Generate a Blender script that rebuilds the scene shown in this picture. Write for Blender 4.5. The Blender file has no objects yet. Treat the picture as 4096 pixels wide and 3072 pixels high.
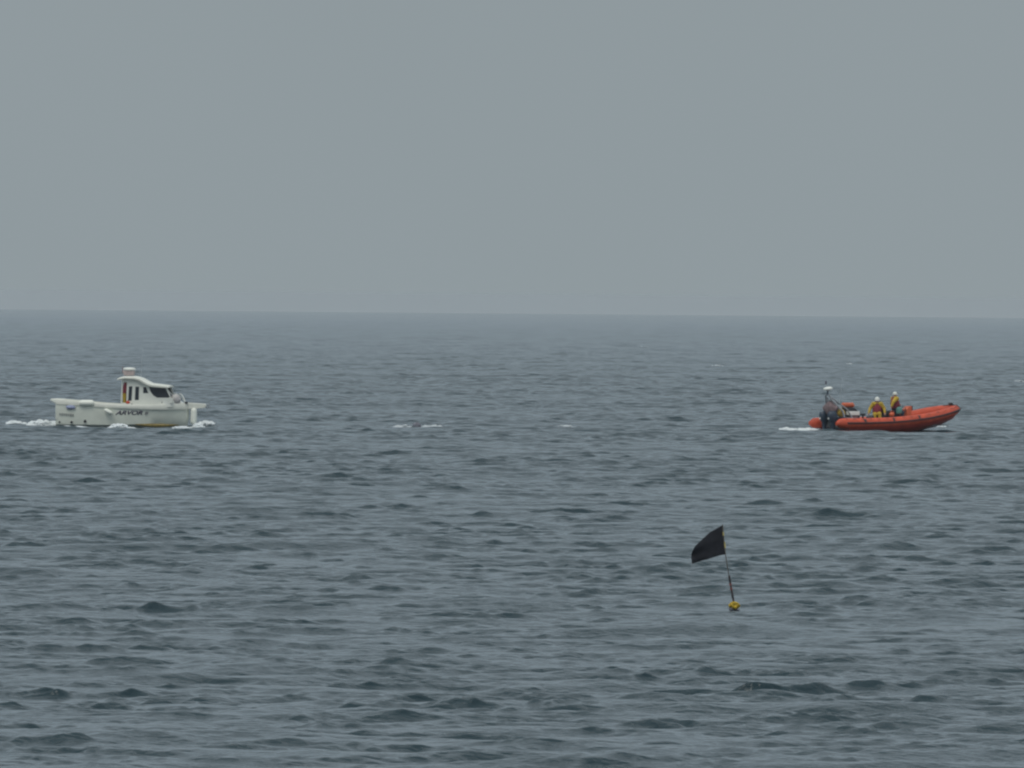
import bpy, bmesh, math, random
import numpy as np
from mathutils import Matrix, Vector
R = math.radians
random.seed(7)
C = bpy.context.scene.collection
SC = bpy.context.scene

# ------------------------------------------------------------ camera, world, sun, exposure
F = 57000.0                 # focal length in pixels of the 4096 px wide photograph
CAM_H = 6.53
RE = 7.4e6                  # effective earth radius (with refraction)
PITCH = 356.0 / F
ROLL = 0.0085
cam = bpy.data.cameras.new('camera')
cam.sensor_width = 36.0
cam.lens = 36.0 * F / 4096.0
cam.clip_start = 1.0
cam.clip_end = 60000.0
cam_o = bpy.data.objects.new('camera', cam)
C.objects.link(cam_o)
CM = Matrix.Translation((0, 0, CAM_H)) @ Matrix.Rotation(R(90) - PITCH, 4, 'X') @ Matrix.Rotation(ROLL, 4, 'Z')
cam_o.matrix_world = CM
SC.camera = cam_o

SUN_EL, SUN_AZ = R(58), R(205)      # azimuth clockwise from +Y (north): behind the camera, to the left
w = bpy.data.worlds.new('World'); SC.world = w; w.use_nodes = True
nt = w.node_tree; nt.nodes.clear()
def wn(t, **k):
    n = nt.nodes.new(t)
    for a, b in k.items(): setattr(n, a, b)
    return n
sky = wn('ShaderNodeTexSky', sky_type='NISHITA', sun_disc=False, sun_elevation=SUN_EL, sun_rotation=SUN_AZ,
         air_density=1.0, dust_density=4.0, ozone_density=1.0)
geo = wn('ShaderNodeNewGeometry'); sep = wn('ShaderNodeSeparateXYZ')
ramp = wn('ShaderNodeValToRGB')
cr = ramp.color_ramp
cr.elements[0].position = 0.0; cr.elements[0].color = (2.86, 3.34, 3.57, 1)
cr.elements[1].position = 1.0; cr.elements[1].color = (7.4, 7.9, 8.1, 1)
e = cr.elements.new(0.035); e.color = (2.86, 3.32, 3.54, 1)
e = cr.elements.new(0.09); e.color = (3.72, 4.50, 5.08, 1)
e = cr.elements.new(0.20); e.color = (4.4, 5.25, 5.85, 1)
e = cr.elements.new(0.36); e.color = (5.1, 5.85, 6.35, 1)
e = cr.elements.new(0.60); e.color = (5.8, 6.4, 6.7, 1)
mix = wn('ShaderNodeMix', data_type='RGBA'); mix.inputs[0].default_value = 0.96
bg = wn('ShaderNodeBackground'); bg.inputs[1].default_value = 0.1
out = wn('ShaderNodeOutputWorld')
tc = wn('ShaderNodeTexCoord')
nt.links.new(tc.outputs['Generated'], sep.inputs[0])
nt.links.new(sep.outputs['Z'], ramp.inputs[0])
nt.links.new(sky.outputs[0], mix.inputs[6]); nt.links.new(ramp.outputs[0], mix.inputs[7])
nz = wn('ShaderNodeTexNoise'); nz.inputs['Scale'].default_value = 22; nz.inputs['Detail'].default_value = 4
nt.links.new(tc.outputs['Generated'], nz.inputs['Vector'])
nr_ = wn('ShaderNodeMapRange'); nr_.inputs['To Min'].default_value = 0.965; nr_.inputs['To Max'].default_value = 1.035
nt.links.new(nz.outputs['Fac'], nr_.inputs['Value'])
vm = wn('ShaderNodeMix', data_type='RGBA', blend_type='MULTIPLY'); vm.inputs[0].default_value = 1
nt.links.new(mix.outputs[2], vm.inputs[6]); nt.links.new(nr_.outputs[0], vm.inputs[7])
nt.links.new(vm.outputs[2], bg.inputs[0]); nt.links.new(bg.outputs[0], out.inputs[0])

sl = bpy.data.lights.new('sun', 'SUN'); sl.energy = 0.9; sl.angle = R(25); sl.color = (1.0, 0.97, 0.9)
so = bpy.data.objects.new('sun', sl); C.objects.link(so)
sd = Vector((math.sin(SUN_AZ) * math.cos(SUN_EL), math.cos(SUN_AZ) * math.cos(SUN_EL), math.sin(SUN_EL)))
so.rotation_euler = (-sd).to_track_quat('-Z', 'Y').to_euler()
SC.view_settings.view_transform = 'Standard'
SC.view_settings.look = 'None'
SC.view_settings.exposure = 0.0
SC.view_settings.gamma = 1.0
SC.cycles.pixel_filter_type = 'BLACKMAN_HARRIS'
SC.cycles.filter_width = 2.3
SC.cycles.volume_bounces = 1
SC.cycles.max_bounces = 6

def on_sea(px, py):
    """the point of the mean sea surface seen at a pixel of the photograph"""
    d = CM.to_3x3() @ Vector(((px - 2048) / F, (1536 - py) / F, -1.0))
    d.normalize()
    t = CAM_H / max(1e-5, -d.z)
    for _ in range(30):
        r2 = (d.x * t) ** 2 + (d.y * t) ** 2
        t = (CAM_H + r2 / (2 * RE)) / max(1e-6, -d.z)
    return Vector((d.x * t, d.y * t, CAM_H + d.z * t))

# ------------------------------------------------------------ waves
rng = np.random.default_rng(11)
NW = 220
lam = 0.16 * (6.5 / 0.16) ** ((np.arange(NW) + rng.random(NW)) / NW)
ang = rng.normal(0, 1, NW) * np.interp(np.log(lam), [math.log(0.16), math.log(0.5), math.log(6)], [0.95, 0.60, 0.36]) + R(10)
kk = 2 * np.pi / lam
KX, KY = kk * np.sin(ang), -kk * np.cos(ang)
MSS = 0.060
slope = np.full(NW, math.sqrt(2 * MSS / NW)) * (0.75 + 0.5 * rng.random(NW))
slope *= np.where(lam > 2.0, 0.55, 1.0)
AMP = slope / kk
PH = rng.random(NW) * 2 * np.pi
# slow gust patches
NG = 10
gl = rng.uniform(18, 90, NG); ga = rng.normal(0, 0.5, NG)
GX, GY, GP = 2*np.pi/gl*np.sin(ga)*0.9, 2*np.pi/gl*np.cos(ga)*0.5, rng.random(NG)*6.28

def gust(x, y):
    g = np.zeros_like(x)
    for i in range(NG): g += np.sin(GX[i]*x + GY[i]*y + GP[i])
    return 1.0 + 0.16 * g / math.sqrt(NG / 2)

NE = 16
el_ = rng.uniform(1.0, 4.5, NE); ea = rng.normal(0, 0.33, NE)
EX, EY, EP = 2*np.pi/el_*np.sin(ea), 2*np.pi/el_*np.cos(ea), rng.random(NE)*6.28
def group(x, y):
    '''short waves come in steep groups with calmer water between them'''
    g = np.zeros_like(x)
    for i in range(NE): g += np.sin(EX[i]*x + EY[i]*y + EP[i])
    g *= 1 / math.sqrt(NE / 2)
    return np.clip(0.68 + 0.52 * g, 0.2, 1.8)

def waves(x, y, sp, choppy=0.72):
    """x,y arrays; sp: local grid spacing (broadcastable) used to fade short waves"""
    dz = np.zeros_like(x); dx = np.zeros_like(x); dy = np.zeros_like(x)
    smin = float(np.min(sp))
    g = gust(x, y).astype(x.dtype)
    gs = (g * group(x, y)).astype(x.dtype)
    for i in range(NW):
        if lam[i] < 2.6 * smin: continue
        wgt = np.clip((lam[i] / sp - 2.6) / 2.0, 0, 1).astype(x.dtype)
        p = (KX[i] * x + KY[i] * y + PH[i]).astype(x.dtype)
        a = np.float32(AMP[i]) * wgt
        if lam[i] < 1.6: a = a * gs
        elif lam[i] < 3: a = a * g
        s = np.sin(p)
        dz += a * np.cos(p)
        dx -= a * s * np.float32(choppy * KX[i] / kk[i])
        dy -= a * s * np.float32(choppy * KY[i] / kk[i])
    for px_, py_, wx, wy, d_ in DIPS:      # the hollow a moving hull or a float makes in the water
        dz -= np.float32(d_) * np.exp(-((x - px_) / wx) ** 2 - ((y - py_) / wy) ** 2).astype(x.dtype)
    return dx, dy, dz
_a, _b, _c = on_sea(500, 1705), on_sea(3560, 1722), on_sea(2937, 2446)
DIPS = [(_a.x, _a.y - 4, 5.0, 9.0, 0.15), (_b.x, _b.y - 3, 4.6, 9.0, 0.16), (_c.x, _c.y - 1.2, .8, 2.2, 0.09)]

def sea_zs(x, y):
    x = np.asarray(x, np.float32); y = np.asarray(y, np.float32); r = float(np.mean(np.hypot(x, y)))
    sp = 0.062 * (r / 200) ** 0.68 if r < 1000 else 0.185 * (r / 1000) ** 1.5
    dx, dy, dz = waves(x, y, sp)
    for _ in range(3): dx, dy, dz = waves(x - dx, y - dy, sp)
    return dz - (x * x + y * y) / (2 * RE)
def sea_z(x, y): return float(sea_zs([x], [y])[0])

# ------------------------------------------------------------ materials
def mat(name, col, rough=0.5, metal=0.0, var=0.08, scale=6.0, bump=0.0, spec=0.5, coat=0.0, trans=0.0, alpha=1.0):
    m = bpy.data.materials.new(name); m.use_nodes = True
    n = m.node_tree.nodes; l = m.node_tree.links
    b = n['Principled BSDF']
    b.inputs['Roughness'].default_value = rough
    b.inputs['Metallic'].default_value = metal
    b.inputs['Specular IOR Level'].default_value = spec
    b.inputs['Coat Weight'].default_value = coat
    b.inputs['Transmission Weight'].default_value = trans
    b.inputs['Alpha'].default_value = alpha
    t = n.new('ShaderNodeTexCoord')
    no = n.new('ShaderNodeTexNoise'); no.inputs['Scale'].default_value = scale; no.inputs['Detail'].default_value = 5
    l.new(t.outputs['Object'], no.inputs['Vector'])
    mr = n.new('ShaderNodeMapRange'); mr.inputs['From Min'].default_value = 0.3; mr.inputs['From Max'].default_value = 0.7
    mr.inputs['To Min'].default_value = 1 - var; mr.inputs['To Max'].default_value = 1 + var
    l.new(no.outputs['Fac'], mr.inputs['Value'])
    mx = n.new('ShaderNodeMix'); mx.data_type = 'RGBA'; mx.blend_type = 'MULTIPLY'; mx.inputs[0].default_value = 1
    mx.inputs[6].default_value = (*col, 1)
    l.new(mr.outputs[0], mx.inputs[7]); l.new(mx.outputs[2], b.inputs['Base Color'])
    if bump:
        bu = n.new('ShaderNodeBump'); bu.inputs['Strength'].default_value = bump; bu.inputs['Distance'].default_value = 0.02
        l.new(no.outputs['Fac'], bu.inputs['Height']); l.new(bu.outputs[0], b.inputs['Normal'])
    return m
M = dict(
    white=mat('gelcoat_white', (0.72, 0.73, 0.67), 0.35, var=0.05, scale=2.2),
    cream=mat('rub_band_cream', (0.74, 0.74, 0.66), 0.4, var=0.06, scale=3),
    hull=mat('hull_white', (0.76, 0.78, 0.69), 0.35, var=0.09, scale=1.6),
    antifoul=mat('ochre_stain', (0.50, 0.36, 0.12), 0.6, var=0.3, scale=9),
    glass=mat('tinted_glass', (0.018, 0.024, 0.034), 0.08, var=0.1, spec=0.6),
    interior=mat('cabin_interior', (0.045, 0.030, 0.035), 0.8, var=0.2),
    fender=mat('fender_vinyl', (0.88, 0.89, 0.80), 0.45, var=0.05),
    fenderg=mat('buoy_fender', (0.52, 0.49, 0.48), 0.5, var=0.12, scale=9),
    steel=mat('stainless', (0.62, 0.63, 0.63), 0.3, metal=0.7),
    black=mat('black_rubber', (0.025, 0.026, 0.03), 0.6, var=0.2),
    letter=mat('lettering', (0.06, 0.05, 0.085), 0.5, var=0.1),
    greyletter=mat('faded_lettering', (0.27, 0.28, 0.27), 0.5, var=0.35, scale=14),
    blue=mat('blue_decal', (0.30, 0.34, 0.50), 0.5, var=0.2, scale=12),
    orange=mat('orange_tube', (0.56, 0.075, 0.028), 0.6, var=0.2, scale=3.0),
    redhull=mat('orange_red_hull', (0.46, 0.050, 0.030), 0.4, var=0.16, scale=2.5),
    orangepod=mat('orange_pod', (0.62, 0.13, 0.05), 0.5, var=0.15, scale=4),
    strake=mat('rubbing_strake', (0.045, 0.028, 0.030), 0.7, var=0.2),
    engine=mat('engine_cowl', (0.035, 0.055, 0.085), 0.4, var=0.2),
    grey=mat('grey_frame', (0.30, 0.32, 0.34), 0.5, var=0.15),
    radome=mat('radome_white', (0.85, 0.86, 0.80), 0.4, var=0.03),
    canvas=mat('brown_canvas', (0.19, 0.135, 0.14), 0.9, var=0.35, scale=7),
    yellow=mat('yellow_drysuit', (0.46, 0.31, 0.020), 0.7, var=0.2, scale=9, bump=0.5),
    yellowbag=mat('yellow_bag', (0.46, 0.32, 0.05), 0.8, var=0.25, scale=9),
    maroon=mat('maroon_jacket', (0.24, 0.035, 0.055), 0.8, var=0.2, scale=9, bump=0.4),
    darkcloth=mat('navy_trousers', (0.025, 0.032, 0.055), 0.8, var=0.25, scale=8, bump=0.4),
    seat=mat('seat_black', (0.025, 0.028, 0.036), 0.6, var=0.2),
    helmet=mat('helmet_white', (0.72, 0.73, 0.67), 0.3, var=0.03),
    visor=mat('visor_dark', (0.03, 0.03, 0.04), 0.15),
    skin=mat('skin', (0.42, 0.24, 0.17), 0.5, var=0.06),
    teal=mat('teal_cover', (0.10, 0.27, 0.24), 0.6, var=0.3, scale=6),
    red=mat('red_bag', (0.50, 0.07, 0.04), 0.7, var=0.2),
    flag=mat('black_flag', (0.010, 0.011, 0.017), 0.9, var=0.35, scale=8),
    bamboo=mat('pole_cane', (0.10, 0.085, 0.07), 0.7, var=0.3, scale=14),
    poledark=mat('pole_dark', (0.045, 0.032, 0.035), 0.7, var=0.4, scale=20),
    tape=mat('red_tape', (0.20, 0.06, 0.05), 0.6, var=0.3, scale=20),
    ytape=mat('yellow_tape', (0.50, 0.40, 0.12), 0.6, var=0.3, scale=20),
    float=mat('yellow_foam_float', (0.50, 0.34, 0.03), 0.85, var=0.45, scale=16, bump=0.8),
    floatgrey=mat('grey_foam', (0.16, 0.16, 0.19), 0.9, var=0.4, scale=15),
    foam=mat('sea_foam', (0.80, 0.84, 0.85), 0.9, var=0.12, scale=5, bump=0.6),
    thinfoam=mat('thin_foam', (0.62, 0.66, 0.68), 0.8, var=0.2, scale=5),
    pinkish=mat('searchlight_housing', (0.42, 0.34, 0.33), 0.6, var=0.2, scale=9),
)

# ------------------------------------------------------------ mesh helpers
class MB:
    def __init__(s): s.v = []; s.f = []; s.m = []
    def add(s, vs, fs, mi=0):
        o = len(s.v); s.v += [tuple(p) for p in vs]; s.f += [tuple(i + o for i in q) for q in fs]; s.m += [mi] * len(fs); return s
    def box(s, c, d, rot=None, taper=(1, 1)):
        vs = []
        for z in (-1, 1):
            for x, y in ((-1, -1), (1, -1), (1, 1), (-1, 1)):
                k = taper if z > 0 else (1, 1)
                p = Vector((x * d[0] / 2 * k[0], y * d[1] / 2 * k[1], z * d[2] / 2))
                if rot: p = rot @ p
                vs.append(p + Vector(c))
        return s.add(vs, [(3, 2, 1, 0), (4, 5, 6, 7), (0, 1, 5, 4), (1, 2, 6, 5), (2, 3, 7, 6), (3, 0, 4, 7)])
    def tube(s, pts, rad, n=10, cap=True):
        pts = [Vector(p) for p in pts]
        if not hasattr(rad, '__len__'): rad = [rad] * len(pts)
        vs = []; fs = []
        up = None
        for i, p in enumerate(pts):
            t = (pts[min(i + 1, len(pts) - 1)] - pts[max(i - 1, 0)]).normalized()
            if up is None:
                up = Vector((0, 0, 1)) if abs(t.z) < 0.9 else Vector((1, 0, 0))
            a = t.cross(up).normalized(); b = a.cross(t).normalized(); up = b
            for k in range(n):
                q = 2 * math.pi * k / n
                vs.append(p + (a * math.cos(q) + b * math.sin(q)) * rad[i])
        for i in range(len(pts) - 1):
            for k in range(n):
                fs.append((i*n + k, i*n + (k+1) % n, (i+1)*n + (k+1) % n, (i+1)*n + k))
        if cap:
            fs.append(tuple(range(n - 1, -1, -1))); fs.append(tuple((len(pts)-1)*n + k for k in range(n)))
        return s.add(vs, fs)
    def ell(s, c, r, nu=16, nv=10, rot=None, noise=0.0, seed=0):
        rn = random.Random(seed); vs = []; fs = []
        ph = [rn.uniform(0, 6.28) for _ in range(6)]
        for j in range(nv + 1):
            t = math.pi * j / nv
            for k in range(nu):
                q = 2 * math.pi * k / nu
                f = 1 + noise * (math.sin(3*q + ph[0]) * math.sin(4*t + ph[1]) + 0.6 * math.sin(5*q + ph[2] + 3*t))
                p = Vector((r[0]*math.sin(t)*math.cos(q)*f, r[1]*math.sin(t)*math.sin(q)*f, r[2]*math.cos(t)*f))
                if rot: p = rot @ p
                vs.append(p + Vector(c))
        for j in range(nv):
            for k in range(nu):
                fs.append((j*nu + k, (j+1)*nu + k, (j+1)*nu + (k+1) % nu, j*nu + (k+1) % nu))
        return s.add(vs, fs)
    def lathe(s, prof, c=(0, 0, 0), n=20, rot=None):
        vs = []; fs = []
        for r, z in prof:
            for k in range(n):
                q = 2*math.pi*k/n
                p = Vector((r*math.cos(q), r*math.sin(q), z))
                if rot: p = rot @ p
                vs.append(p + Vector(c))
        for i in range(len(prof)-1):
            for k in range(n):
                fs.append((i*n+k, i*n+(k+1) % n, (i+1)*n+(k+1) % n, (i+1)*n+k))
        fs.append(tuple(range(n-1, -1, -1))); fs.append(tuple((len(prof)-1)*n+k for k in range(n)))
        return s.add(vs, fs)
    def loft(s, secs, closed=False, caps=True):
        n = len(secs[0]); vs = [p for q in secs for p in q]; fs = []
        for i in range(len(secs)-1):
            for k in range(n if closed else n-1):
                fs.append((i*n+k, i*n+(k+1) % n, (i+1)*n+(k+1) % n, (i+1)*n+k))
        if caps:
            fs.append(tuple(range(n-1, -1, -1))); fs.append(tuple((len(secs)-1)*n+k for k in range(n)))
        return s.add(vs, fs)
    def prism(s, poly, y0, y1):
        """poly: list of (x, z); extruded along y"""
        n = len(poly)
        vs = [(x, y0, z) for x, z in poly] + [(x, y1, z) for x, z in poly]
        fs = [tuple(range(n)), tuple(range(2*n-1, n-1, -1))] + [(i, i+n, (i+1) % n+n, (i+1) % n) for i in range(n)]
        return s.add(vs, fs)
    def plate(s, outer, holes, y, th):
        """a flat wall in the xz plane with real openings"""
        bm = bmesh.new(); es = []
        for loop in [outer] + holes:
            vv = [bm.verts.new((x, y, z)) for x, z in loop]
            es += [bm.edges.new((vv[i], vv[(i+1) % len(vv)])) for i in range(len(vv))]
        bmesh.ops.triangle_fill(bm, use_beauty=True, use_dissolve=False, edges=es)
        r = bmesh.ops.extrude_face_region(bm, geom=bm.faces[:])
        bmesh.ops.translate(bm, vec=(0, th, 0), verts=[q for q in r['geom'] if isinstance(q, bmesh.types.BMVert)])
        bm.verts.index_update()
        s.add([v.co[:] for v in bm.verts], [tuple(v.index for v in f.verts) for f in bm.faces])
        bm.free(); return s
    def build(s, name, m, parent=None, smooth=True, bevel=0.0, sub=0):
        me = bpy.data.meshes.new(name); me.from_pydata(s.v, [], s.f); me.update()
        bm = bmesh.new(); bm.from_mesh(me); bmesh.ops.recalc_face_normals(bm, faces=bm.faces[:]); bm.to_mesh(me); bm.free()
        for q in (m if isinstance(m, (list, tuple)) else [m]): me.materials.append(M[q] if isinstance(q, str) else q)
        if isinstance(m, (list, tuple)):
            me.polygons.foreach_set('material_index', s.m)
        if smooth:
            try: me.shade_smooth(); me.set_sharp_from_angle(angle=R(38))
            except Exception: pass
        o = bpy.data.objects.new(name, me); C.objects.link(o)
        if parent: o.parent = parent
        if bevel:
            b = o.modifiers.new('bevel', 'BEVEL'); b.width = bevel; b.segments = 2; b.limit_method = 'ANGLE'; b.angle_limit = R(35)
        if sub:
            b = o.modifiers.new('sub', 'SUBSURF'); b.levels = sub; b.render_levels = sub
        return o

def tag(o, label=None, cat=None, group=None, kind=None):
    if label: o['label'] = label
    if cat: o['category'] = cat
    if group: o['group'] = group
    if kind: o['kind'] = kind
    return o
def empty(name, loc, rz=0.0, ry=0.0, rx=0.0):
    o = bpy.data.objects.new(name, None); C.objects.link(o); o.empty_display_size = 0.3
    o.location = loc; o.rotation_euler = (rx, ry, rz); return o
def child_world(root, p):
    """point of a boat's own frame in world space"""
    return Matrix.Translation(root.location) @ root.rotation_euler.to_matrix().to_4x4() @ Vector(p)
def smooth_pts(pts, k=6):
    """Catmull-Rom through points"""
    P = [Vector(p) for p in pts]; P = [P[0]*2-P[1]] + P + [P[-1]*2-P[-2]]; o = []
    for i in range(1, len(P)-2):
        for j in range(k):
            t = j/k
            o.append(0.5*((2*P[i]) + (P[i+1]-P[i-1])*t + (2*P[i-1]-5*P[i]+4*P[i+1]-P[i+2])*t*t + (3*P[i]-P[i-1]-3*P[i+1]+P[i+2])*t**3))
    o.append(P[-2]); return o
def interp(x, tab):
    return float(np.interp(x, [a for a, _ in tab], [b for _, b in tab]))

# ------------------------------------------------------------ sea
def make_sea():
    rows = [12.0]
    while rows[-1] < 168: rows.append(rows[-1] + 1.1 - 0.85 * max(0, (rows[-1]-120)/48))
    r = 168.0
    while r < 14000:
        rows.append(r)
        s = 0.062 * (r / 200) ** 0.68
        if r > 1000: s = 0.185 * (r / 1000) ** 1.5
        if r < 190: s *= 1 + (190 - r) / 22
        r += s
    rows = np.array(rows)
    spr = np.gradient(rows)
    dense = np.linspace(R(-2.4), R(2.4), 740)
    d = dense[1] - dense[0]
    ext = []; a = dense[-1]; st = d
    while a < R(62): st *= 1.13; a += st; ext.append(a)
    phi = np.concatenate([-np.array(ext[::-1]), dense, np.array(ext)])
    nr, nc = len(rows), len(phi); pass
    sa = np.gradient(phi)
    co = np.empty((nr, nc, 3), np.float32)
    tan = np.sin(phi); cs = np.cos(phi)
    for i0 in range(0, nr, 200):
        rr = rows[i0:i0+200, None]
        x = (rr * tan[None, :]).astype(np.float32); y = (rr * cs[None, :]).astype(np.float32)
        sp = np.maximum(spr[i0:i0+200, None], 0.55 * rr * sa[None, :])
        dx, dy, dz = waves(x, y, sp)
        co[i0:i0+200, :, 0] = x + dx; co[i0:i0+200, :, 1] = y + dy
        co[i0:i0+200, :, 2] = dz - (rr * rr / (2 * RE))
    me = bpy.data.meshes.new('sea_water')
    nf = (nr-1)*(nc-1)
    me.vertices.add(nr*nc); me.vertices.foreach_set('co', co.ravel())
    idx = np.arange(nr*nc, dtype=np.int32).reshape(nr, nc)
    q = np.stack([idx[:-1, :-1], idx[:-1, 1:], idx[1:, 1:], idx[1:, :-1]], -1).reshape(-1)
    me.loops.add(nf*4); me.loops.foreach_set('vertex_index', q)
    me.polygons.add(nf); me.polygons.foreach_set('loop_start', np.arange(0, nf*4, 4, dtype=np.int32))
    me.polygons.foreach_set('use_smooth', np.ones(nf, bool))
    me.update(calc_edges=True)
    m = bpy.data.materials.new('sea_water'); m.use_nodes = True
    n = m.node_tree.nodes; l = m.node_tree.links; b = n['Principled BSDF']
    b.inputs['Base Color'].default_value = (0.009, 0.031, 0.041, 1)
    b.inputs['Roughness'].default_value = 0.16
    b.inputs['IOR'].default_value = 1.333
    t = n.new('ShaderNodeTexCoord')
    mp = n.new('ShaderNodeMapping'); mp.inputs['Scale'].default_value = (0.85, 1.25, 1.0)
    l.new(t.outputs['Object'], mp.inputs[0])
    prev = None
    for scl, dist, det in ((2.2, 0.085, 2.0), (8.0, 0.036, 3.0)):
        no = n.new('ShaderNodeTexNoise'); no.inputs['Scale'].default_value = scl; no.inputs['Detail'].default_value = det
        l.new(mp.outputs[0], no.inputs['Vector'])
        bu = n.new('ShaderNodeBump'); bu.inputs['Strength'].default_value = 1.0; bu.inputs['Distance'].default_value = dist
        l.new(no.outputs['Fac'], bu.inputs['Height'])
        if prev: l.new(prev.outputs[0], bu.inputs['Normal'])
        prev = bu
    l.new(prev.outputs[0], b.inputs['Normal'])
    me.materials.append(m)
    o = bpy.data.objects.new('sea', me); C.objects.link(o); tag(o, 'grey green choppy open sea under an overcast sky', None, kind='structure')
    return o
make_sea()

# ------------------------------------------------------------ haze
def make_haze():
    b = MB()
    x0, x1, y0, y1, z0, z1 = -13500, 13500, -40, 14500, -30, 6.9
    b.add([(x0,y0,z0),(x1,y0,z0),(x1,y1,z0),(x0,y1,z0),(x0,y0,z1),(x1,y0,z1),(x1,y1,z1),(x0,y1,z1)],
          [(3,2,1,0),(4,5,6,7),(0,1,5,4),(1,2,6,5),(2,3,7,6),(3,0,4,7)])
    m = bpy.data.materials.new('haze'); m.use_nodes = True
    n = m.node_tree.nodes; l = m.node_tree.links; n.clear()
    v = n.new('ShaderNodeVolumePrincipled'); v.inputs['Color'].default_value = (0.75, 0.79, 0.835, 1)
    v.inputs['Density'].default_value = HAZE_D; v.inputs['Anisotropy'].default_value = 0.0
    o_ = n.new('ShaderNodeOutputMaterial'); l.new(v.outputs[0], o_.inputs['Volume'])
    o = b.build('haze', m, smooth=False); tag(o, kind='stuff')
    return o
HAZE_D = 0.45e-4
make_haze()

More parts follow.
